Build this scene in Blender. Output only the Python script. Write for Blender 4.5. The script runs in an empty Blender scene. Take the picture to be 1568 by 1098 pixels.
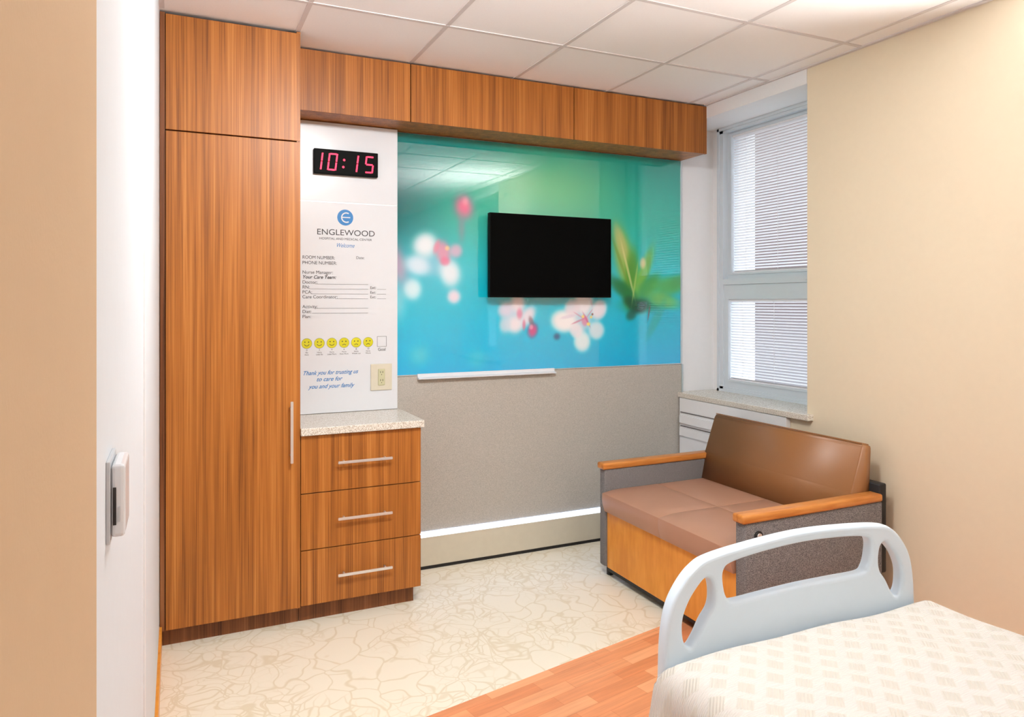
import bpy, bmesh, math, random
import numpy as np
from mathutils import Vector, Matrix
random.seed(3)
S = bpy.context.scene
S.view_settings.view_transform = 'Standard'
S.view_settings.look = 'None'
S.view_settings.exposure = 0.0

def lin(c, a=True):
    o = []
    for v in c:
        v = v/255.0
        o.append(v/12.92 if v <= 0.04045 else ((v+0.055)/1.055)**2.4)
    return tuple(o)+((1.0,) if a else ())

# ------------------------------------------------------------ materials
def newmat(name):
    m = bpy.data.materials.new(name); m.use_nodes = True
    nt = m.node_tree; b = nt.nodes['Principled BSDF']
    return m, nt, b
def N(nt, t, **kw):
    n = nt.nodes.new(t)
    for k, v in kw.items():
        setattr(n, k, v)
    return n
def plain(name, col, rough=0.5, metal=0.0, spec=0.5, noise=0.04, nscale=30, bump=0.0, bscale=200, coat=0):
    m, nt, b = newmat(name)
    b.inputs['Roughness'].default_value = rough
    b.inputs['Metallic'].default_value = metal
    b.inputs['Specular IOR Level'].default_value = spec
    b.inputs['Coat Weight'].default_value = coat
    tc = N(nt, 'ShaderNodeTexCoord')
    no = N(nt, 'ShaderNodeTexNoise'); no.inputs['Scale'].default_value = nscale
    nt.links.new(tc.outputs['Object'], no.inputs['Vector'])
    r = N(nt, 'ShaderNodeValToRGB')
    c = lin(col)
    r.color_ramp.elements[0].color = tuple(x*(1-noise) for x in c[:3])+(1,)
    r.color_ramp.elements[1].color = tuple(min(1, x*(1+noise)) for x in c[:3])+(1,)
    nt.links.new(no.outputs['Fac'], r.inputs['Fac'])
    nt.links.new(r.outputs['Color'], b.inputs['Base Color'])
    if bump > 0:
        n2 = N(nt, 'ShaderNodeTexNoise'); n2.inputs['Scale'].default_value = bscale
        nt.links.new(tc.outputs['Object'], n2.inputs['Vector'])
        bp = N(nt, 'ShaderNodeBump'); bp.inputs['Strength'].default_value = bump; bp.inputs['Distance'].default_value = 0.002
        nt.links.new(n2.outputs['Fac'], bp.inputs['Height']); nt.links.new(bp.outputs['Normal'], b.inputs['Normal'])
    return m
def emis(name, col, st):
    m, nt, b = newmat(name)
    b.inputs['Base Color'].default_value = lin(col)
    b.inputs['Emission Color'].default_value = lin(col)
    b.inputs['Emission Strength'].default_value = st
    return m
def woodmat(name, cols, off=(0, 0, 0), rough=0.38, sc=(24, 24, 0.4), fine=(190, 190, 1.8)):
    m, nt, b = newmat(name)
    b.inputs['Roughness'].default_value = rough
    b.inputs['Specular IOR Level'].default_value = 0.3
    tc = N(nt, 'ShaderNodeTexCoord')
    def nz(scale, detail):
        mp = N(nt, 'ShaderNodeMapping'); mp.inputs['Scale'].default_value = scale; mp.inputs['Location'].default_value = off
        nt.links.new(tc.outputs['Object'], mp.inputs['Vector'])
        no = N(nt, 'ShaderNodeTexNoise'); no.inputs['Scale'].default_value = 1; no.inputs['Detail'].default_value = detail
        no.inputs['Distortion'].default_value = 0.25
        nt.links.new(mp.outputs['Vector'], no.inputs['Vector'])
        return no
    a = nz(sc, 3); f = nz(fine, 4)
    mx = N(nt, 'ShaderNodeMix'); mx.data_type = 'FLOAT'; mx.inputs['Factor'].default_value = 0.5
    nt.links.new(a.outputs['Fac'], mx.inputs['A']); nt.links.new(f.outputs['Fac'], mx.inputs['B'])
    r = N(nt, 'ShaderNodeValToRGB'); cr = r.color_ramp
    ps = [0.36, 0.46, 0.54, 0.65]
    cr.elements[0].position = ps[0]; cr.elements[0].color = lin(cols[0])
    cr.elements[1].position = ps[3]; cr.elements[1].color = lin(cols[3])
    for i in (1, 2):
        e = cr.elements.new(ps[i]); e.color = lin(cols[i])
    nt.links.new(mx.outputs['Result'], r.inputs['Fac'])
    nt.links.new(r.outputs['Color'], b.inputs['Base Color'])
    return m
def stonemat(name, base, dark):
    m, nt, b = newmat(name)
    b.inputs['Roughness'].default_value = 0.25
    tc = N(nt, 'ShaderNodeTexCoord')
    no = N(nt, 'ShaderNodeTexNoise'); no.inputs['Scale'].default_value = 230; no.inputs['Detail'].default_value = 3
    nt.links.new(tc.outputs['Object'], no.inputs['Vector'])
    r = N(nt, 'ShaderNodeValToRGB'); cr = r.color_ramp
    cr.elements[0].position = 0.36; cr.elements[0].color = lin(dark)
    cr.elements[1].position = 0.47; cr.elements[1].color = lin(base)
    e = cr.elements.new(0.68); e.color = lin((236, 234, 228))
    nt.links.new(no.outputs['Fac'], r.inputs['Fac']); nt.links.new(r.outputs['Color'], b.inputs['Base Color'])
    return m
def weavemat(name, c1, c2, scale=500, bump=0.4, rough=0.9):
    m, nt, b = newmat(name)
    b.inputs['Roughness'].default_value = rough
    b.inputs['Specular IOR Level'].default_value = 0.2
    tc = N(nt, 'ShaderNodeTexCoord')
    mp = N(nt, 'ShaderNodeMapping'); mp.inputs['Scale'].default_value = (1, 1, 2.2)
    nt.links.new(tc.outputs['Object'], mp.inputs['Vector'])
    no = N(nt, 'ShaderNodeTexNoise'); no.inputs['Scale'].default_value = scale; no.inputs['Detail'].default_value = 2
    nt.links.new(mp.outputs['Vector'], no.inputs['Vector'])
    r = N(nt, 'ShaderNodeValToRGB')
    r.color_ramp.elements[0].position = 0.38; r.color_ramp.elements[1].position = 0.62
    r.color_ramp.elements[0].color = lin(c1); r.color_ramp.elements[1].color = lin(c2)
    nt.links.new(no.outputs['Fac'], r.inputs['Fac']); nt.links.new(r.outputs['Color'], b.inputs['Base Color'])
    bp = N(nt, 'ShaderNodeBump'); bp.inputs['Strength'].default_value = bump; bp.inputs['Distance'].default_value = 0.002
    nt.links.new(no.outputs['Fac'], bp.inputs['Height']); nt.links.new(bp.outputs['Normal'], b.inputs['Normal'])
    return m

WC = [(120, 70, 30), (154, 94, 40), (172, 106, 46), (192, 128, 64)]
M_wood = [woodmat('zebrawood_laminate_%d' % i, WC, off=(i*7.3, i*3.1, i*1.7)) for i in range(5)]
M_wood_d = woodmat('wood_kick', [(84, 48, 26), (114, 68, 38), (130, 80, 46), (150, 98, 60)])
M_carc = plain('cabinet_gap_dark', (50, 28, 16), 0.7)
M_maple = woodmat('maple_stained', [(214, 136, 46), (222, 146, 52), (228, 152, 58), (234, 160, 64)], sc=(6, 6, 3), fine=(40, 40, 8), rough=0.3)
M_mapcap = woodmat('maple_cap', [(176, 108, 50), (192, 122, 58), (200, 132, 66), (210, 144, 76)], sc=(3, 30, 30), fine=(8, 90, 90), rough=0.3)
M_stone = stonemat('speckled_stone', (214, 208, 196), (170, 158, 142))
M_metal = plain('brushed_steel', (225, 225, 225), 0.35, metal=0.7)
M_alum = plain('aluminium_trim', (200, 212, 215), 0.35, metal=0.6)
M_white = plain('white_board_gloss', (219, 224, 230), 0.22, noise=0.01)
M_wallw = plain('wall_white_paint', (236, 238, 240), 0.6, noise=0.015, bump=0.05)
M_wallgl = plain('wall_left_paint', (216, 223, 230), 0.6, noise=0.015, bump=0.05)
M_wallb = plain('wall_beige_paint', (230, 217, 191), 0.65, noise=0.02, bump=0.08, bscale=260)
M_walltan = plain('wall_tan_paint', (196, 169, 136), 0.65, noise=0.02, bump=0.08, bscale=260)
M_frame = plain('window_frame_vinyl', (214, 224, 232), 0.4, noise=0.01)
M_slat = plain('blind_slat', (240, 240, 244), 0.5, noise=0.01)
M_fab = weavemat('panel_fabric', (160, 157, 150), (198, 194, 186), 380, 0.45)
M_base = plain('panel_base', (208, 202, 184), 0.5)
M_black = plain('black_rubber', (20, 20, 22), 0.5)
M_tv = plain('tv_screen', (1, 1, 1), 0.6, spec=0.05, noise=0)
M_tvb = plain('tv_bezel', (2, 2, 2), 0.5, spec=0.08)
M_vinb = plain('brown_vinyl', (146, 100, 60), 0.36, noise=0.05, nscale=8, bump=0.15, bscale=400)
M_vins = plain('seat_vinyl_sheen', (176, 132, 108), 0.4, noise=0.05, nscale=8, bump=0.15, bscale=400)  # brown vinyl with its lighter mauve sheen put into the base colour
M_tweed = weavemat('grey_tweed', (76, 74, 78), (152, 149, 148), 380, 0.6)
M_plast = plain('bed_plastic', (210, 228, 243), 0.3, noise=0.01)
M_bedfr = plain('bed_frame_paint', (190, 195, 200), 0.45)
M_matt = plain('mattress_cover', (120, 140, 165), 0.6)
M_led = emis('led_strip', (205, 222, 255), 7.0)
M_lamp = emis('light_panel', (255, 250, 242), 3.0)
M_red = emis('clock_red', (255, 40, 80), 1.9)
M_ink = plain('ink_black', (45, 45, 50), 0.5)
M_blue = plain('ink_blue', (20, 120, 190), 0.4)
M_yel = plain('face_yellow', (210, 206, 30), 0.4)
M_bei = plain('outlet_plastic', (212, 207, 188), 0.4)
M_bei2 = plain('outlet_receptacle', (198, 198, 162), 0.4)

# ceiling tile
M_tile = plain('ceiling_tile', (249, 248, 249), 0.9, noise=0.02, nscale=120, bump=0.25, bscale=180)
M_tbar = plain('ceiling_tbar', (216, 210, 210), 0.5)

# floor
def floormat():
    m, nt, b = newmat('floor_vinyl')
    L = nt.links.new
    tc = N(nt, 'ShaderNodeTexCoord')
    nz = N(nt, 'ShaderNodeTexNoise'); nz.inputs['Scale'].default_value = 6.0; nz.inputs['Detail'].default_value = 1
    L(tc.outputs['Object'], nz.inputs['Vector'])
    mixv = N(nt, 'ShaderNodeMix'); mixv.data_type = 'VECTOR'; mixv.inputs['Factor'].default_value = 0.17
    L(tc.outputs['Object'], mixv.inputs['A']); L(nz.outputs['Color'], mixv.inputs['B'])
    vs = []
    for sc, w in ((9.0, 0.024), (21.0, 0.040)):
        v = N(nt, 'ShaderNodeTexVoronoi'); v.feature = 'DISTANCE_TO_EDGE'; v.inputs['Scale'].default_value = sc
        L(mixv.outputs['Result'], v.inputs['Vector'])
        mr = N(nt, 'ShaderNodeMapRange'); mr.interpolation_type = 'SMOOTHSTEP'
        mr.inputs['From Min'].default_value = w*0.3; mr.inputs['From Max'].default_value = w*2.0
        mr.inputs['To Min'].default_value = 1; mr.inputs['To Max'].default_value = 0
        L(v.outputs['Distance'], mr.inputs['Value']); vs.append(mr)
    n3 = N(nt, 'ShaderNodeTexNoise'); n3.inputs['Scale'].default_value = 2.2
    L(tc.outputs['Object'], n3.inputs['Vector'])
    st = N(nt, 'ShaderNodeMapRange'); st.inputs['From Min'].default_value = 0.46; st.inputs['From Max'].default_value = 0.56
    L(n3.outputs['Fac'], st.inputs['Value'])
    mu = N(nt, 'ShaderNodeMath'); mu.operation = 'MULTIPLY'; L(vs[1].outputs[0], mu.inputs[0]); L(st.outputs[0], mu.inputs[1])
    mx = N(nt, 'ShaderNodeMath'); mx.operation = 'MAXIMUM'; L(vs[0].outputs[0], mx.inputs[0]); L(mu.outputs[0], mx.inputs[1])
    cr = N(nt, 'ShaderNodeMix'); cr.data_type = 'RGBA'
    cr.inputs['A'].default_value = lin((241, 235, 217)); cr.inputs['B'].default_value = lin((226, 216, 190))
    L(mx.outputs[0], cr.inputs['Factor'])
    mp = N(nt, 'ShaderNodeMapping'); mp.inputs['Rotation'].default_value = (0, 0, -math.atan(0.2))
    L(tc.outputs['Object'], mp.inputs['Vector'])
    br = N(nt, 'ShaderNodeTexBrick'); br.inputs['Scale'].default_value = 1.0
    br.inputs['Brick Width'].default_value = 0.30; br.inputs['Row Height'].default_value = 0.062
    br.inputs['Mortar Size'].default_value = 0.0008; br.offset = 0.37
    br.inputs['Color1'].default_value = lin((216, 138, 92)); br.inputs['Color2'].default_value = lin((238, 172, 126))
    br.inputs['Mortar'].default_value = lin((202, 122, 76))
    L(mp.outputs['Vector'], br.inputs['Vector'])
    mp2 = N(nt, 'ShaderNodeMapping'); mp2.inputs['Scale'].default_value = (4, 60, 1); L(mp.outputs['Vector'], mp2.inputs['Vector'])
    gn = N(nt, 'ShaderNodeTexNoise'); gn.inputs['Scale'].default_value = 1; gn.inputs['Detail'].default_value = 4; L(mp2.outputs['Vector'], gn.inputs['Vector'])
    gr = N(nt, 'ShaderNodeMapRange'); gr.inputs['From Min'].default_value = .3; gr.inputs['From Max'].default_value = .7
    gr.inputs['To Min'].default_value = 0.88; gr.inputs['To Max'].default_value = 1.12; L(gn.outputs['Fac'], gr.inputs['Value'])
    vm = N(nt, 'ShaderNodeVectorMath'); vm.operation = 'SCALE'; L(br.outputs['Color'], vm.inputs[0]); L(gr.outputs[0], vm.inputs['Scale'])
    sp = N(nt, 'ShaderNodeSeparateXYZ'); L(tc.outputs['Object'], sp.inputs[0])
    a = N(nt, 'ShaderNodeMath'); a.operation = 'MULTIPLY_ADD'; a.inputs[1].default_value = -0.2; L(sp.outputs['X'], a.inputs[0]); L(sp.outputs['Y'], a.inputs[2])
    lt = N(nt, 'ShaderNodeMath'); lt.operation = 'LESS_THAN'; lt.inputs[1].default_value = 2.257; L(a.outputs[0], lt.inputs[0])
    fm = N(nt, 'ShaderNodeMix'); fm.data_type = 'RGBA'
    L(lt.outputs[0], fm.inputs['Factor']); L(cr.outputs['Result'], fm.inputs['A']); L(vm.outputs[0], fm.inputs['B'])
    L(fm.outputs['Result'], b.inputs['Base Color'])
    b.inputs['Roughness'].default_value = 0.36; b.inputs['Specular IOR Level'].default_value = 0.4
    return m
M_floor = floormat()

# blanket weave
def blanketmat():
    m, nt, b = newmat('blanket_weave'); L = nt.links.new
    tc = N(nt, 'ShaderNodeTexCoord')
    mp = N(nt, 'ShaderNodeMapping'); mp.inputs['Rotation'].default_value = (0, 0, math.radians(45)); L(tc.outputs['Object'], mp.inputs['Vector'])
    vo = N(nt, 'ShaderNodeTexVoronoi'); vo.inputs['Scale'].default_value = 17; vo.inputs['Randomness'].default_value = 0.0; vo.distance = 'CHEBYCHEV'; vo.voronoi_dimensions = '2D'
    L(mp.outputs['Vector'], vo.inputs['Vector'])
    dm = N(nt, 'ShaderNodeMapRange'); dm.inputs['From Min'].default_value = 0.26; dm.inputs['From Max'].default_value = 0.33; dm.inputs['To Min'].default_value = 1; dm.inputs['To Max'].default_value = 0
    L(vo.outputs['Distance'], dm.inputs['Value'])
    w = N(nt, 'ShaderNodeTexWave'); w.inputs['Scale'].default_value = 45; w.bands_direction = 'X'; L(mp.outputs['Vector'], w.inputs['Vector'])
    w2 = N(nt, 'ShaderNodeTexWave'); w2.inputs['Scale'].default_value = 60; w2.bands_direction = 'Y'; L(tc.outputs['Object'], w2.inputs['Vector'])
    mx = N(nt, 'ShaderNodeMix'); mx.data_type = 'FLOAT'; L(dm.outputs[0], mx.inputs['Factor']); L(w2.outputs['Fac'], mx.inputs['A']); L(w.outputs['Fac'], mx.inputs['B'])
    ad = N(nt, 'ShaderNodeMath'); ad.operation = 'MULTIPLY_ADD'; ad.inputs[1].default_value = 0.6; L(dm.outputs[0], ad.inputs[0]); L(mx.outputs['Result'], ad.inputs[2])
    bp = N(nt, 'ShaderNodeBump'); bp.inputs['Strength'].default_value = 0.5; bp.inputs['Distance'].default_value = 0.003
    L(ad.outputs[0], bp.inputs['Height']); L(bp.outputs['Normal'], b.inputs['Normal'])
    cr = N(nt, 'ShaderNodeMix'); cr.data_type = 'RGBA'; cr.inputs['A'].default_value = lin((213, 210, 204)); cr.inputs['B'].default_value = lin((203, 199, 190))
    L(dm.outputs[0], cr.inputs['Factor']); L(cr.outputs['Result'], b.inputs['Base Color'])
    b.inputs['Roughness'].default_value = 0.95; b.inputs['Specular IOR Level'].default_value = 0.1
    return m
M_blank = blanketmat()

# ------------------------------------------------------------ geometry helpers
def empty(name, loc=(0, 0, 0)):
    e = bpy.data.objects.new(name, None); e.location = loc; e.empty_display_size = 0.1
    S.collection.objects.link(e); return e
def link(o, parent=None):
    S.collection.objects.link(o)
    if parent:
        o.parent = parent
        o.matrix_parent_inverse = Matrix.Translation(-Vector(parent.location))
    return o
def mk(name, bm, mat, parent=None, smooth=False):
    me = bpy.data.meshes.new(name); bm.to_mesh(me); bm.free()
    if mat: me.materials.append(mat)
    if smooth:
        for p in me.polygons: p.use_smooth = True
    return link(bpy.data.objects.new(name, me), parent)
def addbox(bm, x0, x1, y0, y1, z0, z1):
    vs = [bm.verts.new(p) for p in ((x0, y0, z0), (x1, y0, z0), (x1, y1, z0), (x0, y1, z0), (x0, y0, z1), (x1, y0, z1), (x1, y1, z1), (x0, y1, z1))]
    for f in ((0, 3, 2, 1), (4, 5, 6, 7), (0, 1, 5, 4), (1, 2, 6, 5), (2, 3, 7, 6), (3, 0, 4, 7)):
        bm.faces.new([vs[i] for i in f])
def box(name, x0, x1, y0, y1, z0, z1, mat, parent=None, bev=0.0, seg=2):
    bm = bmesh.new(); addbox(bm, x0, x1, y0, y1, z0, z1)
    if bev > 0:
        bmesh.ops.bevel(bm, geom=bm.edges[:], offset=bev, segments=seg, affect='EDGES', profile=0.5)
    return mk(name, bm, mat, parent, smooth=(bev > 0.006))
def boxes(name, lst, mat, parent=None):
    bm = bmesh.new()
    for b in lst: addbox(bm, *b)
    return mk(name, bm, mat, parent)
def cyl(name, p0, p1, r, mat, parent=None, seg=20, r2=None):
    p0 = Vector(p0); p1 = Vector(p1); d = p1-p0
    bm = bmesh.new()
    bmesh.ops.create_cone(bm, cap_ends=True, segments=seg, radius1=r, radius2=r if r2 is None else r2, depth=d.length)
    q = Vector((0, 0, 1)).rotation_difference(d.normalized())
    bmesh.ops.transform(bm, matrix=Matrix.Translation((p0+p1)/2) @ q.to_matrix().to_4x4(), verts=bm.verts[:])
    o = mk(name, bm, mat, parent)
    for p in o.data.polygons: p.use_smooth = len(p.vertices) == 4
    return o
def prism(name, prof, y0, y1, mat, parent=None, bev=0.0, seg=3):
    """profile in XZ extruded along Y"""
    bm = bmesh.new()
    a = [bm.verts.new((x, y0, z)) for x, z in prof]; b = [bm.verts.new((x, y1, z)) for x, z in prof]
    n = len(prof)
    bm.faces.new(a); bm.faces.new(b[::-1])
    for i in range(n):
        bm.faces.new([a[(i+1) % n], a[i], b[i], b[(i+1) % n]])
    bmesh.ops.recalc_face_normals(bm, faces=bm.faces[:])
    if bev: bmesh.ops.bevel(bm, geom=bm.edges[:], offset=bev, segments=seg, affect='EDGES')
    return mk(name, bm, mat, parent, smooth=bev > 0)

# ------------------------------------------------------------ dimensions
XL, XR, YW, YN, ZC = -0.064, 2.97, 3.786, -2.6, 2.667
DF = 3.33   # cabinet front

# room shell
box('floor', -0.3, 3.6, YN-0.2, YW+0.2, -0.1, 0, M_floor)
box('ceiling', -0.3, 3.6, YN-0.2, YW+0.2, ZC, ZC+0.1, M_tile)
g = []
gx = [1.08+0.586*k for k in range(-1, 4)]
gy = [3.0-0.59*k for k in range(0, 10)]
for x in gx: g.append((x-0.010, x+0.010, YN, 3.56, ZC-0.003, ZC+0.001))
for y in gy: g.append((XL, XR, y-0.010, y+0.010, ZC-0.0035, ZC+0.001))
g.append((XR-0.022, XR, YN, 3.53, ZC-0.006, ZC+0.001)); g.append((XL, XL+0.02, YN, 3.3, ZC-0.006, ZC+0.001))
boxes('trim_ceiling_grid', g, M_tbar)
box('wall_back', -0.3, 3.6, YW, YW+0.2, 0, ZC, M_wallw)
box('wall_near', -0.3, 3.6, YN-0.2, YN, 0, ZC, M_wallb)
wl = box('wall_left', XL-0.2, XL, 0.70, YW, 0, ZC, M_wallgl)
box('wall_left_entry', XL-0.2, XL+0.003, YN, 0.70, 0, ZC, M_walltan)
box('trim_1', XL, XL+0.004, 1.72, 1.75, 0.1, ZC, M_wallw)
box('baseboard_left', XL, XL+0.010, 1.76, 3.38, 0, 0.10, M_maple)
W = [(2.75, YW), (-0.22, 0.83)]
XO = 3.40
box('wall_right', XR, XO, 0.83, 2.75, 0, ZC, M_wallb)
box('wall_right_near', XR, XO, YN, -0.22, 0, ZC, M_wallb)
for i, (a, b) in enumerate(W):
    box('wall_right_below_window_%d' % (i+1), XR, XO, a, b, 0, 0.84, M_wallb)
    box('wall_right_above_window_%d' % (i+1), XR-0.004, XO, a, b, 2.585, ZC, M_wallw)
box('baseboard_right', XR-0.01, XR, YN, 2.19, 0, 0.10, M_maple)

# windows
def window(idx, y0, y1):
    e = empty('window_%d' % idx, (3.27, (y0+y1)/2, 0.872))
    z0, z1 = 0.872, 2.585
    fw = 0.05
    ya, yb = y0+0.03, y1-0.053
    L = [(3.23, 3.36, ya, ya+fw, z0, z1), (3.23, 3.36, yb-fw, yb, z0, z1), (3.23, 3.36, ya, yb, z1-0.035, z1), (3.23, 3.36, ya, yb, z0, z0+0.03)]
    boxes('frame', L, M_frame, e)
    boxes('frame_stop', [(3.222, 3.231, ya, ya+0.018, z0, z1), (3.222, 3.231, yb-0.018, yb, z0, z1), (3.222, 3.231, ya, yb, z1-0.018, z1), (3.222, 3.231, ya, yb, z0, z0+0.016)], M_frame, e)
    boxes('jamb_infill', [(3.235, 3.36, y0, ya, z0, z1), (3.235, 3.36, yb, y1, z0, z1)], M_wallw, e)
    def sash(nm, x0, x1, za, zb, w, bot, top):
        a, b = ya+fw, yb-fw
        bm = bmesh.new()
        for q in [(x0, x1, a, a+w, za, zb), (x0, x1, b-w, b, za, zb), (x0, x1, a+w, b-w, za, za+bot), (x0, x1, a+w, b-w, zb-top, zb)]: addbox(bm, *q)
        mk(nm, bm, M_frame, e)
        boxes(nm+'_bead', [(x0-0.006, x0, a+w-0.012, a+w, za+bot-0.012, zb-top+0.012), (x0-0.006, x0, b-w, b-w+0.012, za+bot-0.012, zb-top+0.012),
                           (x0-0.006, x0, a+w, b-w, za+bot-0.012, za+bot), (x0-0.006, x0, a+w, b-w, zb-top, zb-top+0.012)], M_frame, e)
        bm = bmesh.new()
        z = za+bot+0.01
        xc = x0+0.018
        while z < zb-top-0.006:
            t = math.radians(-34); h = 0.0085
            p = [(xc-h*math.cos(t), z-h*math.sin(t)), (xc+h*math.cos(t), z+h*math.sin(t))]
            v = [bm.verts.new((p[0][0], a+w+0.003, p[0][1])), bm.verts.new((p[0][0], b-w-0.003, p[0][1])), bm.verts.new((p[1][0], b-w-0.003, p[1][1])), bm.verts.new((p[1][0], a+w+0.003, p[1][1]))]
            bm.faces.new(v)
            z += 0.0175
        for yy in (a+w+0.12, (a+b)/2, b-w-0.12):
            addbox(bm, xc-0.0105, xc-0.0095, yy-0.001, yy+0.001, za+bot, zb-top)
        mk(nm+'_blind', bm, M_slat, e)
        boxes(nm+'_blind_rail', [(x0+0.004, x0+0.03, a+w+0.002, b-w-0.002, zb-top-0.014, zb-top), (x0+0.006, x0+0.028, a+w+0.002, b-w-0.002, za+bot, za+bot+0.008)], M_slat, e)
    sash('upper_sash', 3.268, 3.325, 1.54, z1-0.035, 0.04, 0.10, 0.02)
    sash('lower_sash', 3.238, 3.267, z0+0.03, 1.60, 0.045, 0.05, 0.13)
    boxes('meeting_rail', [(3.228, 3.239, ya+fw, yb-fw, 1.565, 1.60)], M_frame, e)
    boxes('sash_latch', [(3.218, 3.229, ya+0.16, ya+0.20, 1.575, 1.590), (3.210, 3.219, ya+0.17, ya+0.21, 1.58, 1.587)], M_frame, e)
    box('window_sill', 2.93, 3.235, y0-0.04 if idx == 1 else y0-0.03, y1-0.001 if idx == 1 else y1+0.03, 0.84, 0.872, M_stone, e, bev=0.004)
window(1, *W[0]); window(2, *W[1])

# radiator cover below the window
rc = empty('radiator_cover', (2.94, 3.4, 0))
box('body', 2.935, 2.969, 2.86, 3.755, 0.02, 0.838, M_wallw, rc, bev=0.003)
boxes('grille_bars', [(2.922, 2.936, 2.88, 3.74, z, z+0.050) for z in (0.60, 0.68)] , M_wallw, rc)
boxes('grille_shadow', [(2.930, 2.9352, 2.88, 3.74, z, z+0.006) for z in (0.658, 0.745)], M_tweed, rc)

# ------------------------------------------------------------ wardrobe
wd = empty('wardrobe_cabinet', (0.23, 3.55, 0))
box('carcass', XL+0.003, 0.503, DF+0.02, YW-0.002, 0.08, ZC-0.008, M_carc, wd)
box('side_panel', 0.488, 0.504, DF+0.002, YW-0.003, 0.08, ZC-0.007, M_wood[1], wd)
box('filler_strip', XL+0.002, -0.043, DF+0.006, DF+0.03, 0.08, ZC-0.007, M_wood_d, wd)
box('door_lower', -0.040, 0.503, DF, DF+0.02, 0.083, 2.166, M_wood[0], wd, bev=0.001)
box('door_upper', -0.040, 0.503, DF, DF+0.02, 2.172, ZC-0.014, M_wood[0], wd, bev=0.001)
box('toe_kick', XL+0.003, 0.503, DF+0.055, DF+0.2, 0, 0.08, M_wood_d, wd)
def pull(nm, p0, p1, par):
    p0 = Vector(p0); p1 = Vector(p1); d = (p1-p0).normalized()
    bm = bmesh.new()
    w = 0.006
    lo = Vector((min(p0.x, p1.x)-(w if d.z else 0), p0.y-0.004, min(p0.z, p1.z)-(w if d.x else 0)))
    hi = Vector((max(p0.x, p1.x)+(w if d.z else 0), p0.y+0.004, max(p0.z, p1.z)+(w if d.x else 0)))
    addbox(bm, lo.x, hi.x, lo.y, hi.y, lo.z, hi.z)
    bmesh.ops.bevel(bm, geom=bm.edges[:], offset=0.0015, segments=2, affect='EDGES')
    mk(nm, bm, M_metal, par)
    L = (p1-p0).length
    for k, f in enumerate((0.12, 0.88)):
        c = p0+d*L*f
        cyl(nm+'_post_%d' % (k+1), (c.x, c.y+0.002, c.z), (c.x, DF+0.0005, c.z), 0.005, M_metal, par)
pull('door_handle', (0.463, DF-0.032, 0.738), (0.463, DF-0.032, 1.011), wd)

# ------------------------------------------------------------ drawer base
db = empty('drawer_cabinet', (0.785, 3.55, 0))
box('carcass', 0.505, 1.050, DF+0.02, YW-0.002, 0.085, 0.851, M_carc, db)
box('side_panel', 1.050, 1.066, DF+0.019, YW-0.025, 0.085, 0.851, M_wood[2], db)
for i, (a, b) in enumerate(((0.087, 0.332), (0.336, 0.587), (0.591, 0.848))):
    box('drawer_front_%d' % (i+1), 0.507, 1.066, DF, DF+0.019, a, b, M_wood[3], db, bev=0.001)
    z = (0.21, 0.466, 0.722)[i]
    pull('drawer_handle_%d' % (i+1), (0.666, DF-0.032, z), (0.918, DF-0.032, z), db)
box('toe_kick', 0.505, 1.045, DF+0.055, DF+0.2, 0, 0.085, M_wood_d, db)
box('countertop', 0.5045, 1.078, DF-0.02, YW-0.022, 0.852, 0.886, M_stone, db, bev=0.003)

# ------------------------------------------------------------ overhead cabinet
oc = empty('overhead_cabinet', (1.75, 3.65, 2.365))
DS = 3.53
box('carcass', 0.505, 2.968, DS+0.02, YW-0.002, 2.368, ZC-0.008, M_wood[2], oc)
for i, (a, b) in enumerate(((0.5055, 1.074), (1.079, 2.025), (2.030, 2.968))):
    box('cabinet_door_%d' % (i+1), a, b, DS, DS+0.019, 2.365, ZC-0.010, M_wood[(4, 1, 2)[i]], oc, bev=0.001)
box('door_gap_shadow', 0.51, 2.96, DS+0.0185, DS+0.0202, 2.369, ZC-0.012, M_carc, oc)

# ------------------------------------------------------------ whiteboard panel with print
wb = empty('patient_information_whiteboard', (0.78, 3.72, 0.887))
YB = 3.72
box('board_lower', 0.505, 1.062, YB, YW-0.001, 0.888, 1.958, M_white, wb, bev=0.001)
box('board_upper', 0.505, 1.062, YB, YW-0.001, 1.962, 2.364, M_white, wb, bev=0.001)
box('board_joint', 0.505, 1.0615, YB+0.0005, YB+0.01, 1.957, 1.963, M_alum, wb)
YT = YB-0.0008
def text(body, x, z, size, mat, parent=wb, align='LEFT', shear=0.0, bold=0.0, width=None, y=None):
    c = bpy.data.curves.new('printed_text', 'FONT'); c.body = body; c.size = size; c.align_x = align; c.align_y = 'CENTER'; c.shear = shear; c.offset = bold
    o = bpy.data.objects.new('printed_text', c)
    o.location = (0, 0, 0)
    S.collection.objects.link(o)
    bpy.context.view_layer.update()
    me = bpy.data.meshes.new_from_object(o.evaluated_get(bpy.context.evaluated_depsgraph_get()))
    bpy.data.objects.remove(o)
    sx = 1.0
    if width and len(me.vertices):
        xs = [v.co.x for v in me.vertices]; sx = width/(max(xs)-min(xs))
    for v in me.vertices:
        v.co = Vector((x+v.co.x*sx, y or YT, z+v.co.y))
    me.materials.clear(); me.materials.append(mat)
    return link(bpy.data.objects.new('print_'+body.split()[0].lower().strip(':.'), me), parent)
def disc(nm, x, z, r, mat, parent, y=YT, seg=32):
    bm = bmesh.new(); bm.faces.new([bm.verts.new((x+r*math.cos(t), y, z+r*math.sin(t))) for t in [2*math.pi*i/seg for i in range(seg)]])
    return mk(nm, bm, mat, parent)
disc('logo_disc', 0.7865, 1.885, 0.041, M_blue, wb)
bm = bmesh.new()
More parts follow.
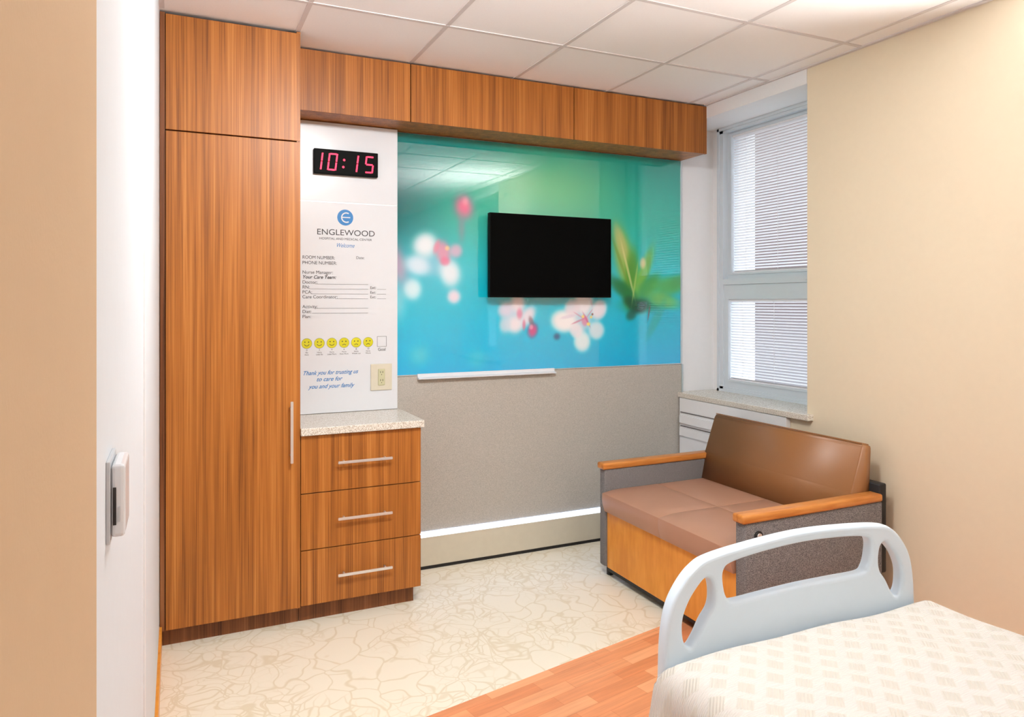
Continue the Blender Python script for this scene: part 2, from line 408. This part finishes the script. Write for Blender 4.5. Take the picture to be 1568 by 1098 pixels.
def arc(bm, cx, cz, r0, r1, a0, a1, y, n=16):
    pr = None
    for i in range(n+1):
        t = math.radians(a0+(a1-a0)*i/n)
        q = (bm.verts.new((cx+r0*math.cos(t), y, cz+r0*math.sin(t))), bm.verts.new((cx+r1*math.cos(t), y, cz+r1*math.sin(t))))
        if pr: bm.faces.new((pr[0], pr[1], q[1], q[0]))
        pr = q
arc(bm, 0.792, 1.885, 0.021, 0.027, 60, 300, YT-0.0004)
addbox(bm, 0.768, 0.812, YT-0.0005, YT-0.0004, 1.883, 1.888)
mk('logo_letter', bm, M_white, wb)
text('ENGLEWOOD', 0.642, 1.806, 0.042, M_ink, width=0.294)
text('HOSPITAL AND MEDICAL CENTER', 0.655, 1.774, 0.016, M_ink, width=0.268)
text('Welcome', 0.738, 1.741, 0.030, M_blue, shear=0.4, width=0.09)
ts = 0.0235
text('ROOM NUMBER:', 0.572, 1.676, ts, M_ink, width=0.16); text('PHONE NUMBER:', 0.572, 1.649, ts, M_ink, width=0.17); text('Date:', 0.842, 1.680, 0.020, M_ink)
text('Nurse Manager:', 0.572, 1.601, ts, M_ink, width=0.15); text('Your Care Team:', 0.572, 1.577, ts, M_ink, shear=0.25, bold=0.0005, width=0.165)
rows = [('Doctor:', 1.551, .635), ('RN:', 1.526, .607), ('PCA:', 1.501, .615), ('Care Coordinator:', 1.477, .735), ('Activity:', 1.428, .635), ('Diet:', 1.403, .62), ('Plan:', 1.378, None)]
ln = []
for t, z, xe in rows:
    text(t, 0.572, z, 0.0230, M_ink)
    if xe: ln.append((xe, 0.905, YT-0.0002, YT, z-0.009, z-0.0078))
for z in (1.526, 1.501, 1.477):
    text('Ext:', 0.915, z, 0.0205, M_ink); ln.append((0.952, 1.0, YT-0.0002, YT, z-0.009, z-0.0078))
boxes('rule_lines', ln, M_ink, wb)
for i in range(6):
    x = 0.594+i*0.0622; z = 1.243
    disc('pain_face_%d' % (i+1), x, z, 0.026, M_yel, wb)
    bm = bmesh.new()
    for sx in (-1, 1):
        arc(bm, x+sx*0.009, z+0.007, 0, 0.003, 0, 360, YT-0.0004, 10)
    if i < 3: arc(bm, x, z, 0.011, 0.0135, 200, 340, YT-0.0004)
    else: arc(bm, x, z-0.018, 0.009, 0.0115, 30, 150, YT-0.0004)
    arc(bm, x, z, 0.0250, 0.026, 0, 360, YT-0.0003, 32)
    mk('pain_face_features_%d' % (i+1), bm, M_ink, wb)
    text(str(i*2), x, 1.209, 0.012, M_ink, align='CENTER')
    text(('No', 'Hurts', 'Hurts', 'Hurts', 'Hurts', 'Hurts')[i], x, 1.197, 0.010, M_ink, align='CENTER')
    text(('Hurt', 'Little Bit', 'Little More', 'Even More', 'Whole Lot', 'Worst')[i], x, 1.186, 0.010, M_ink, align='CENTER')
a = 0.9775; z = 1.245
boxes('goal_box', [(a-.025, a+.025, YT-.0002, YT, z-.027, z-.0255), (a-.025, a+.025, YT-.0002, YT, z+.0255, z+.027), (a-.025, a-.0235, YT-.0002, YT, z-.027, z+.027), (a+.0235, a+.025, YT-.0002, YT, z-.027, z+.027)], M_ink, wb)
text('Goal', a, 1.203, 0.022, M_ink, align='CENTER')
for t, z, w, x in (('Thank you for trusting us', 1.093, 0.275, .572), ('to care for', 1.060, 0.13, .64), ('you and your family', 1.024, 0.235, .603)):
    text(t, x, z, 0.030, M_blue, shear=0.45, width=w, bold=0.0003)

# outlet
ol = empty('wall_outlet', (0.974, 3.715, 1.058))
box('plate', 0.917, 1.031, YB-0.006, YB+0.0005, 0.990, 1.128, M_bei, ol, bev=0.003)
box('receptacle', 0.956, 0.992, YB-0.009, YB-0.005, 1.016, 1.102, M_bei2, ol, bev=0.003)
sl = []
for zc in (1.038, 1.080):
    for dx in (-0.007, 0.005): sl.append((0.974+dx, 0.9765+dx, YB-0.0095, YB-0.0088, zc, zc+0.010))
    sl.append((0.9725, 0.9760, YB-0.0095, YB-0.0088, zc-0.010, zc-0.006))
boxes('slots', sl, M_black, ol)

# clock
ck = empty('digital_wall_clock', (0.7875, 3.71, 2.16))
box('housing', 0.625, 0.950, YB-0.03, YB+0.0005, 2.098, 2.223, M_tvb, ck, bev=0.003)
seg = {'1': 'bc', '0': 'abcdef', '5': 'afgcd'}
bm = bmesh.new()
def digit(ch, x, z):
    w, h, t = 0.046, 0.088, 0.008
    sh = 0.12
    def bar(x0, x1, z0, z1):
        ps = []
        for px, pz in ((x0, z0), (x1, z0), (x1, z1), (x0, z1)):
            ps.append(bm.verts.new((x+px+sh*pz, YB-0.0308, z+pz)))
        bm.faces.new(ps)
    m = 0.002
    H = h/2
    D = {'a': (m+t*.6, w-m-t*.6, h-t, h), 'd': (m+t*.6, w-m-t*.6, 0, t), 'g': (m+t*.6, w-m-t*.6, H-t/2, H+t/2),
         'f': (0, t, H+m, h-m), 'e': (0, t, m, H-m), 'b': (w-t, w, H+m, h-m), 'c': (w-t, w, m, H-m)}
    for s in seg[ch]: bar(*D[s])
digit('1', 0.615, 2.116); digit('0', 0.688, 2.116); digit('1', 0.795, 2.116); digit('5', 0.876, 2.116)
for z in (2.138, 2.174):
    vs = [bm.verts.new((0.768+0.006*math.cos(k*math.pi/6)+.12*(z-2.118), YB-0.0308, z+0.006*math.sin(k*math.pi/6))) for k in range(12)]; bm.faces.new(vs)
mk('red_digits', bm, M_red, ck)

# ------------------------------------------------------------ glass art panel
GX0, GX1, GZ0, GZ1 = 1.066, 2.952, 1.058, 2.362
ga = empty('floral_glass_mural', (2.0, 3.77, 1.058))
nx, nz = 620, 430
fx, fz = np.meshgrid(np.linspace(0, 1, nx), np.linspace(0, 1, nz))
def c3(c): return np.array(c, float)/255
img = np.zeros((nz, nx, 3))
stops = [(0, (0, 180, 234)), (0.22, (0, 188, 226)), (0.45, (30, 198, 212)), (0.68, (40, 182, 168)), (1.0, (8, 148, 140))]
for k in range(3):
    img[..., k] = np.interp(fz, [s[0] for s in stops], [s[1][k]/255 for s in stops])
def gauss(cx, cz, sx, sz, col, a, ang=0, p=2.0):
    global img
    X = (fx-cx)*1.886; Z = (fz-cz)*1.304
    ca, sa = math.cos(math.radians(ang)), math.sin(math.radians(ang))
    u = (X*ca+Z*sa)/sx; v = (-X*sa+Z*ca)/sz
    d = np.sqrt(u*u+v*v)
    w = a*np.exp(-np.power(d, p))
    img = img*(1-w[..., None])+c3(col)*w[..., None]
gauss(.5, .80, .50, .26, (118, 204, 140), .75); gauss(.42, .62, .4, .2, (96, 202, 184), .45)
gauss(-.02, .72, .28, .33, (24, 92, 102), .82); gauss(.10, .98, .5, .12, (14, 126, 130), .6)
gauss(.95, .75, .3, .3, (8, 180, 158), .5); gauss(.55, .45, .5, .12, (90, 206, 214), .35)
gauss(.1, .42, .24, .2, (74, 188, 218), .6)
gauss(.9, .25, .25, .2, (6, 184, 206), .5)
P = 3.8
K = 1.15
def blobs(L, p, k=K):
    for a in L: gauss(a[0], a[1], a[2]*k, a[3]*k, a[4], a[5], ang=a[6], p=p)
blobs([(.207, .71, .045, .055, (236, 110, 150), .95, 10), (.2, .62, .02, .07, (150, 140, 160), .5, 0), (.212, .735, .016, .02, (250, 170, 190), .6, 0),
       (.0, .46, .05, .11, (224, 160, 190), .75, 20), (.005, .30, .04, .09, (150, 220, 236), .7, 0)], 2.6, 1.2)
blobs([(.11, .46, .075, .06, (170, 208, 234), .6, 0),
       (.0875, .54, .065, .058, (240, 244, 252), .95, 30), (.064, .455, .062, .048, (215, 234, 250), .95, -20), (.164, .425, .055, .070, (234, 242, 252), .95, 10),
       (.050, .355, .045, .053, (222, 242, 250), .9, 0), (.142, .515, .040, .055, (240, 150, 180), .85, 15), (.182, .52, .034, .035, (236, 180, 208), .8, 0),
       (.176, .325, .036, .036, (244, 222, 238), .92, 0), (.148, .475, .025, .022, (226, 110, 150), .7, 0), (.122, .535, .014, .035, (234, 130, 160), .6, -20), (.155, .53, .012, .012, (250, 210, 150), .7, 0)], P)
blobs([(.07, .08, .05, .05, (70, 205, 225), .7, 0), (.25, .06, .05, .05, (60, 200, 225), .6, 0)], 2.5)
blobs([(.37, .25, .07, .07, (225, 222, 240), .8, 0), (.342, .27, .05, .042, (222, 216, 238), .9, 30), (.385, .30, .045, .055, (248, 232, 242), .95, 0), (.42, .24, .04, .065, (240, 228, 242), .95, -30), (.375, .20, .055, .048, (244, 234, 244), .95, 10),
       (.34, .20, .035, .045, (205, 222, 240), .85, 0), (.39, .25, .018, .03, (230, 130, 165), .75, 0), (.405, .20, .010, .03, (215, 110, 150), .7, 0),
       (.435, .175, .030, .040, (200, 74, 134), .98, -15), (.430, .215, .014, .03, (120, 90, 110), .7, 20), (.43, .19, .012, .014, (238, 160, 196), .8, 0)], P, 1.08)
blobs([(.60, .22, .09, .075, (232, 226, 242), .8, 0), (.545, .215, .085, .066, (252, 249, 253), .98, -8), (.618, .30, .062, .072, (250, 244, 252), .98, 25), (.674, .265, .052, .064, (244, 236, 248), .97, -35), (.665, .17, .055, .055, (232, 240, 250), .9, 30),
       (.612, .12, .056, .062, (238, 248, 253), .95, 10), (.575, .275, .05, .05, (244, 230, 242), .9, 0), (.59, .17, .042, .042, (240, 238, 248), .9, 0),
       (.622, .215, .022, .030, (224, 130, 168), .75, 0), (.628, .22, .006, .050, (196, 90, 136), .6, 30), (.60, .215, .05, .006, (206, 120, 156), .6, 20), (.60, .24, .04, .004, (206, 120, 156), .5, -30), (.64, .25, .03, .004, (206, 120, 156), .5, 50),
       (.56, .235, .05, .010, (226, 214, 234), .6, 10), (.645, .30, .006, .03, (220, 200, 226), .6, 20),
       (.635, .20, .012, .010, (250, 225, 120), .9, 0), (.615, .235, .009, .009, (250, 225, 130), .9, 0), (.645, .232, .008, .008, (250, 220, 130), .9, 0), (.65, .245, .007, .007, (130, 80, 80), .8, 0)], 6, 1.08)
gauss(.52, .145, .022, .020, (30, 80, 130), .8, 0, 3)
# leaves
blobs([(.86, .30, .18, .06, (24, 130, 80), .75, 5), (.775, .50, .070, .21, (150, 186, 84), .95, 14), (.76, .58, .035, .12, (200, 196, 124), .7, 20), (.80, .42, .050, .18, (84, 154, 50), .95, -6),
       (.848, .44, .040, .17, (120, 180, 60), .92, -22), (.87, .38, .10, .05, (60, 154, 60), .9, 40), (.95, .38, .15, .060, (80, 176, 80), .88, 8), (.93, .31, .13, .045, (120, 196, 90), .75, -12), (.99, .40, .09, .04, (70, 165, 90), .75, 20),
       (.77, .36, .12, .045, (30, 116, 60), .9, -35), (.83, .28, .07, .040, (20, 62, 40), .92, 10), (.80, .30, .06, .035, (24, 84, 50), .9, -20), (.785, .46, .008, .17, (220, 220, 150), .7, 16), (.815, .40, .007, .13, (180, 204, 110), .6, -10), (.755, .50, .01, .15, (120, 150, 60), .5, 22),
       (.845, .49, .022, .035, (230, 208, 156), .8, 0), (.90, .22, .03, .13, (30, 170, 150), .5, -30), (.87, .25, .006, .05, (150, 60, 60), .6, -10), (.80, .24, .04, .03, (16, 90, 70), .8, 30)], 4, 1.05)
def tolin(a): return np.where(a <= 0.04045, a/12.92, ((a+0.055)/1.055)**2.4)
col = np.ones((nz, nx, 4), dtype=np.float32); col[..., :3] = tolin(np.clip(img, 0, 1))
YG = 3.768
vx = GX0+fx*(GX1-GX0); vz = GZ0+fz*(GZ1-GZ0)
co = np.stack([vx, np.full_like(vx, YG), vz], -1).reshape(-1, 3)
ii = np.arange((nz-1)*(nx-1)); r_ = ii//(nx-1); c_ = ii % (nx-1); b0 = r_*nx+c_
faces = np.stack([b0, b0+1, b0+nx+1, b0+nx], -1)
me = bpy.data.meshes.new('printed_glass_face'); me.from_pydata(co.tolist(), [], faces.tolist())
ca = me.color_attributes.new('print', 'FLOAT_COLOR', 'POINT'); ca.data.foreach_set('color', col.reshape(-1))
m, nt, b = newmat('printed_glass')
at = N(nt, 'ShaderNodeAttribute'); at.attribute_name = 'print'; nt.links.new(at.outputs['Color'], b.inputs['Base Color'])
b.inputs['Roughness'].default_value = 0.6; b.inputs['Specular IOR Level'].default_value = 0.0
b.inputs['Coat Weight'].default_value = 1.0; b.inputs['Coat Roughness'].default_value = 0.003; b.inputs['Coat IOR'].default_value = 1.95
me.materials.append(m); link(bpy.data.objects.new('printed_glass_face', me), ga)
M_tealedge = plain('glass_edge_teal', (60, 170, 180), 0.2)
box('glass_body', GX0, GX1, YG+0.0005, YW-0.001, GZ0, GZ1, M_tealedge, ga)
boxes('edge_trim', [(GX1, GX1+0.012, YG-0.004, YW-0.001, GZ0-0.002, GZ1), (GX0-0.003, GX0, YG-0.001, YW-0.001, GZ0, GZ1), (GX0, GX1+0.012, YG-0.002, YW-0.001, GZ0-0.006, GZ0)], M_alum, ga)

# lower fabric panel with LED strip
fp = empty('upholstered_wall_panel', (2.0, 3.77, 0))
box('fabric_face', 1.066, 2.966, 3.764, YW-0.001, 0.200, 1.050, M_fab, fp, bev=0.002)
box('corner_trim', 2.957, 2.968, 3.758, YW-0.001, 0.19, 1.05, M_alum, fp)
box('led_channel', 1.07, 2.955, 3.778, YW-0.001, 0.172, 0.200, M_white, fp)
box('led_light_strip', 1.07, 2.955, 3.757, 3.779, 0.182, 0.191, M_led, fp)
box('base_panel', 1.07, 2.955, 3.752, YW-0.001, 0.016, 0.172, M_base, fp, bev=0.001)
box('base_rubber', 1.07, 2.955, 3.750, YW-0.001, 0.0, 0.016, M_black, fp)

# marker tray
mt = empty('marker_tray', (1.6, 3.75, 1.04))
prism_prof = [(3.764, 1.062), (3.756, 1.062), (3.752, 1.044), (3.730, 1.040), (3.730, 1.034), (3.760, 1.034), (3.764, 1.036)]
bm = bmesh.new()
A = [bm.verts.new((1.184, y, z)) for y, z in prism_prof]; B = [bm.verts.new((2.023, y, z)) for y, z in prism_prof]
bm.faces.new(A); bm.faces.new(B[::-1])
for i in range(len(A)):
    j = (i+1) % len(A); bm.faces.new([A[j], A[i], B[i], B[j]])
bmesh.ops.recalc_face_normals(bm, faces=bm.faces[:])
mk('tray_rail', bm, M_white, mt)

# ------------------------------------------------------------ TV
tv = empty('wall_mounted_television', (1.973, 3.70, 1.713))
box('housing', 1.576, 2.370, 3.680, 3.712, 1.478, 1.950, M_tvb, tv, bev=0.003)
box('screen', 1.582, 2.364, 3.679, 3.682, 1.487, 1.944, M_tv, tv)
box('rear_bulge', 1.72, 2.22, 3.711, 3.738, 1.56, 1.87, M_tvb, tv, bev=0.006)
box('wall_bracket', 1.87, 2.07, 3.737, 3.7675, 1.62, 1.80, M_tvb, tv)

# ------------------------------------------------------------ sleeper sofa
so = empty('sleeper_loveseat', (2.43, 2.755, 0))
for nm, a, b in (('near', 2.212, 2.268), ('far', 3.245, 3.300)):
    box('arm_%s' % nm, 2.052, 2.845, a, b, 0.055, 0.566, M_tweed, so, bev=0.008)
    box('armrest_cap_%s' % nm, 2.038, 2.842, a-0.006, b+0.006, 0.565, 0.600, M_mapcap, so, bev=0.010, seg=3)
    for k, x in enumerate((2.10, 2.79)):
        cyl('foot_%s_%d' % (nm, k+1), (x, (a+b)/2, 0), (x, (a+b)/2, 0.056), 0.018, M_black, so)
box('front_panel', 2.064, 2.085, 2.268, 3.245, 0.05, 0.352, M_maple, so, bev=0.003)
box('front_panel_shade_strip', 2.070, 2.09, 2.262, 3.250, 0.03, 0.055, M_black, so)  # black strip standing in for the shade below the front panel
box('seat_base', 2.086, 2.80, 2.268, 3.245, 0.10, 0.345, M_black, so)
ys = [2.272, 2.7575, 3.242]; xs = [2.045, 2.385, 2.70]
k = 0
for i in range(2):
    for j in range(2):
        k += 1
        bm = bmesh.new(); x0, x1, y0, y1 = xs[i]+.0005, xs[i+1]-.0005, ys[j]+.0005, ys[j+1]-.0005
        z0 = 0.350; z1 = 0.462
        addbox(bm, x0, x1, y0, y1, z0, z1)
        bmesh.ops.subdivide_edges(bm, edges=bm.edges[:], cuts=6, use_grid_fill=True)
        for v in bm.verts:
            if v.co.z > z1-1e-4:
                s = math.sin(math.pi*(v.co.x-x0)/(x1-x0)) * math.sin(math.pi*(v.co.y-y0)/(y1-y0))
                v.co.z += 0.006*max(s, 0)**0.5-0.003
                if i == 0 and v.co.x < x0+0.06: v.co.z -= 0.012*(1-(v.co.x-x0)/0.06)
            if i == 0 and v.co.x < x0+1e-4:
                v.co.x -= 0.016*math.sin(math.pi*(v.co.z-z0+0.001)/(z1-z0+0.03))
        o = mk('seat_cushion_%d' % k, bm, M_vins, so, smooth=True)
        bv = o.modifiers.new('b', 'BEVEL'); bv.width = 0.004; bv.segments = 3; bv.limit_method = 'ANGLE'; bv.angle_limit = math.radians(40)
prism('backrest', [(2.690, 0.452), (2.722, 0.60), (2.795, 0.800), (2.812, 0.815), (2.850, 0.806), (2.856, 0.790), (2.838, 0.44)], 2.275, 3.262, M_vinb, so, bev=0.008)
box('backrest_top_piping', 2.800, 2.806, 2.285, 3.252, 0.812, 0.816, M_vinb, so, bev=0.001)
box('back_frame', 2.838, 2.885, 2.222, 3.29, 0.24, 0.64, M_black, so, bev=0.008)
cyl('latch_ring', (2.119, 2.2125, 0.513), (2.119, 2.204, 0.513), 0.019, M_black, so, seg=28)
cyl('latch_knob', (2.119, 2.205, 0.513), (2.119, 2.200, 0.513), 0.011, M_metal, so, seg=24)

# ------------------------------------------------------------ hospital bed
bed = empty('hospital_bed', (1.4975, 0.40, 0))
def smooth_closed(pts, n=6):
    out = []; L = len(pts)
    for i in range(L):
        p0, p1, p2, p3 = [Vector(pts[(i+k-1) % L]) for k in range(4)]
        for j in range(n):
            t = j/n
            out.append(0.5*((2*p1)+(-p0+p2)*t+(2*p0-5*p1+4*p2-p3)*t*t+(-p0+3*p1-3*p2+p3)*t**3))
    return out
def endboard(nm, y, thick=0.036):
    half = [(0.16, 0.838), (0.30, 0.824), (0.352, 0.805), (0.392, 0.770), (0.424, 0.720), (0.440, 0.650), (0.4445, 0.55), (0.4445, 0.42), (0.425, 0.32), (0.36, 0.29), (0.15, 0.285)]
    outer = [(0, 0.845)]+half+[(0, 0.285)]+[(-x, z) for x, z in half[::-1]]
    inner_top = [(0.0, 0.815), (0.14, 0.809), (0.235, 0.798), (0.262, 0.782), (0.262, 0.745), (0.250, 0.712), (0.225, 0.700), (0.12, 0.702)]
    inner = inner_top+[(0, 0.704)]+[(-x, z) for x, z in inner_top[1:][::-1]]
    hole = [(0.385, .632), (0.388, .68), (0.370, .722), (0.342, .755), (0.318, .772), (0.300, .760), (0.294, .725), (0.300, .695), (0.322, .668), (0.345, .632), (0.366, .612)]
    cu = bpy.data.curves.new(nm, 'CURVE'); cu.dimensions = '2D'; cu.fill_mode = 'BOTH'
    for pts in (outer, inner, hole, [(-x, z) for x, z in hole]):
        sm = smooth_closed(pts)
        sp = cu.splines.new('POLY'); sp.points.add(len(sm)-1)
        for q, p in zip(sp.points, sm): q.co = (p.x, p.y, 0, 1)
        sp.use_cyclic_u = True
    bvl = 0.011
    cu.extrude = thick/2-bvl; cu.bevel_depth = bvl; cu.bevel_resolution = 3; cu.offset = -bvl
    o = bpy.data.objects.new(nm, cu); S.collection.objects.link(o); bpy.context.view_layer.update()
    me = bpy.data.meshes.new_from_object(o.evaluated_get(bpy.context.evaluated_depsgraph_get())); bpy.data.objects.remove(o)
    for v in me.vertices: v.co = Vector((1.4975+v.co.x, y-v.co.z, v.co.y))
    me.materials.clear(); me.materials.append(M_plast)
    o = link(bpy.data.objects.new(nm, me), bed)
    for p in me.polygons: p.use_smooth = abs(p.normal.y) < 0.98
    return o
endboard('footboard', 1.42); endboard('headboard', -0.78)
box('mattress', 1.035, 1.955, -0.74, 1.375, 0.42, 0.585, M_matt, bed, bev=0.03, seg=4)
boxes('bed_deck', [(1.06, 1.94, -0.75, 1.38, 0.36, 0.42), (1.10, 1.16, -0.77, 1.42, 0.28, 0.36), (1.84, 1.90, -0.77, 1.42, 0.28, 0.36)], M_bedfr, bed)
boxes('undercarriage', [(1.14, 1.20, -0.65, 1.30, 0.14, 0.20), (1.80, 1.86, -0.65, 1.30, 0.14, 0.20), (1.14, 1.86, 1.20, 1.28, 0.14, 0.2), (1.14, 1.86, -0.6, -0.52, 0.14, 0.2),
                        (1.45, 1.55, 0.9, 1.0, 0.18, 0.37), (1.45, 1.55, -0.3, -0.2, 0.18, 0.37), (1.14, 1.86, 0.92, 0.98, 0.14, 0.19), (1.14, 1.86, -0.28, -0.22, 0.14, 0.19)], M_bedfr, bed)
for k, (x, y) in enumerate(((1.17, 1.24), (1.83, 1.24), (1.17, -0.56), (1.83, -0.56))):
    cyl('caster_%d' % (k+1), (x-0.015, y, 0.062), (x+0.015, y, 0.062), 0.062, M_black, bed, seg=28)
    box('caster_fork_%d' % (k+1), x-0.02, x+0.02, y-0.02, y+0.02, 0.10, 0.15, M_bedfr, bed, bev=0.004)
# blanket
def drape(s, half, r):
    a = abs(s); sg = 1 if s >= 0 else -1
    flat = half-r
    if a <= flat: return s, 0.0
    q = math.pi*r/2
    if a <= flat+q:
        t = (a-flat)/r
        return sg*(flat+r*math.sin(t)), r*(1-math.cos(t))
    return sg*half, r+(a-flat-q)
bm = bmesh.new(); rows = []
nxg, nyg = 96, 150
halfx, rx = 0.480, 0.06
smax = halfx-rx+math.pi*rx/2+0.26
ytop = 1.388; ry = 0.045
for j in range(nyg+1):
    b = j/nyg; row = []
    tot = (ytop+0.70-ry)+math.pi*ry/2+0.10
    sy = b*tot; flat = ytop+0.70-ry
    if sy <= flat: y = -0.70+sy; dy = 0
    elif sy <= flat+math.pi*ry/2:
        t = (sy-flat)/ry; y = -0.70+flat+ry*math.sin(t); dy = ry*(1-math.cos(t))
    else: y = ytop; dy = ry+(sy-flat-math.pi*ry/2)
    for i in range(nxg+1):
        s = -smax+2*smax*i/nxg
        x, dx = drape(s, halfx, rx)
        drop = max(dx, dy) if min(dx, dy) > 0 else dx+dy
        z = 0.600-drop
        wv = 0.005*math.sin(7*y+3*s)+0.003*math.sin(17*s+5*y)+0.002*math.sin(23*y-11*s)
        fade = max(0.0, 1-drop/0.08)
        z += fade*(wv+0.006*math.cos(s/halfx*1.4))
        sgn = -1 if s < 0 else 1
        if dx > rx*0.8:
            k_ = min(1, (dx-rx*.8)/0.12)
            x += sgn*k_*(0.012+0.010*math.sin(15*y)+0.006*math.sin(37*y+1))
        row.append(bm.verts.new((1.4975+x, y, z)))
    rows.append(row)
for j in range(nyg):
    for i in range(nxg):
        bm.faces.new((rows[j][i], rows[j][i+1], rows[j+1][i+1], rows[j+1][i]))
bl = mk('blanket', bm, M_blank, bed, smooth=True)
sd = bl.modifiers.new('s', 'SOLIDIFY'); sd.thickness = 0.006; sd.offset = 1

# ------------------------------------------------------------ wall control on left wall
th = empty('wall_thermostat', (XL, 0.86, 1.245))
box('back_plate', XL, XL+0.004, 0.825, 0.905, 1.207, 1.290, M_bedfr, th, bev=0.001)
box('body', XL+0.004, XL+0.017, 0.83, 0.90, 1.212, 1.286, M_white, th, bev=0.004, seg=3)
box('vent_slot', XL+0.006, XL+0.009, 0.8292, 0.832, 1.225, 1.263, M_black, th)
box('side_button', XL+0.0105, XL+0.0125, 0.8288, 0.832, 1.228, 1.243, M_bedfr, th)

# ------------------------------------------------------------ lights
def panel(nm, x0, x1, y0, y1, power, col=(1, 0.99, 0.975), tilt=0.0):
    e = empty(nm, ((x0+x1)/2, (y0+y1)/2, ZC))
    boxes('bezel', [(x0, x1, y0, y0+.02, ZC-.012, ZC-.005), (x0, x1, y1-.02, y1, ZC-.012, ZC-.005), (x0, x0+.02, y0+.02, y1-.02, ZC-.012, ZC-.005), (x1-.02, x1, y0+.02, y1-.02, ZC-.012, ZC-.005)], M_white, e)
    box('diffuser', x0+.02, x1-.02, y0+.02, y1-.02, ZC-.009, ZC-.005, M_lamp, e)
    l = bpy.data.lights.new(nm+'_lamp', 'AREA'); l.shape = 'RECTANGLE'; l.size = x1-x0-.06; l.energy = power; l.color = col
    l.size_y = (y1-y0-.06)*(0.4 if tilt else 1)
    o = bpy.data.objects.new('lamp', l); link(o, e); o.matrix_parent_inverse = Matrix.Identity(4)
    o.location = (0, 0, -0.02-(0.5*l.size_y*math.sin(tilt))); o.rotation_euler = (tilt, 0, 0)
# added panel out of view, its lamp tilted to brighten the cabinet wall
panel('unseen_ceiling_panel', 0.50, 1.07, 1.25, 1.81, 38, tilt=math.radians(38))
panel('unseen_ceiling_panel.001', 1.09, 1.65, -1.69, -1.12, 30)
# added uplight with invented wall housing, out of view, to brighten the ceiling
ub = empty('added_ceiling_uplight', (2.92, 1.2, 1.80))
boxes('housing', [(2.86, 2.969, 0.90, 1.50, 1.74, 1.755), (2.855, 2.865, 0.90, 1.50, 1.74, 1.84), (2.855, 2.969, 0.895, 0.905, 1.74, 1.84), (2.855, 2.969, 1.495, 1.505, 1.74, 1.84)], M_bedfr, ub)
l = bpy.data.lights.new('uplight', 'AREA'); l.shape = 'RECTANGLE'; l.size = 0.08; l.size_y = 0.56; l.energy = 44; l.color = (1, 0.99, 0.98); l.spread = math.radians(130)
o = bpy.data.objects.new('uplight_lamp', l); link(o, ub); o.matrix_parent_inverse = Matrix.Identity(4); o.location = (-0.01, 0, 0.05); o.rotation_euler = (math.radians(-12), math.radians(180-42), 0)

# world: bright overcast sky above, neighbouring masonry tone near the horizon, ground below
w = bpy.data.worlds.new('sky'); S.world = w; w.use_nodes = True
nt = w.node_tree; bg = nt.nodes['Background']
tc = N(nt, 'ShaderNodeTexCoord'); sp = N(nt, 'ShaderNodeSeparateXYZ'); nt.links.new(tc.outputs['Generated'], sp.inputs[0])
mr = N(nt, 'ShaderNodeMapRange'); mr.inputs['From Min'].default_value = -1; nt.links.new(sp.outputs['Z'], mr.inputs['Value'])
r = N(nt, 'ShaderNodeValToRGB'); cr = r.color_ramp
cr.elements[0].position = 0.0; cr.elements[0].color = (0.10, 0.11, 0.11, 1)
cr.elements[1].position = 1.0; cr.elements[1].color = (0.85, 0.93, 1.0, 1)
for p, c in ((0.47, (0.08, 0.08, 0.09, 1)), (0.5, (0.05, 0.042, 0.045, 1)), (0.62, (0.055, 0.042, 0.042, 1)), (0.66, (0.85, 0.93, 1.0, 1))):
    e = cr.elements.new(p); e.color = c
nt.links.new(mr.outputs[0], r.inputs['Fac']); nt.links.new(r.outputs['Color'], bg.inputs['Color'])
bg.inputs['Strength'].default_value = 6.0

# ------------------------------------------------------------ camera
cam = bpy.data.cameras.new('camera'); co_ = bpy.data.objects.new('camera', cam); S.collection.objects.link(co_)
co_.location = (0, 0, 1.45); co_.rotation_euler = (math.radians(90), 0, -math.radians(24.95))
cam.sensor_width = 36; cam.lens = 25.37; cam.shift_y = -86/1568; cam.clip_start = 0.01
S.camera = co_
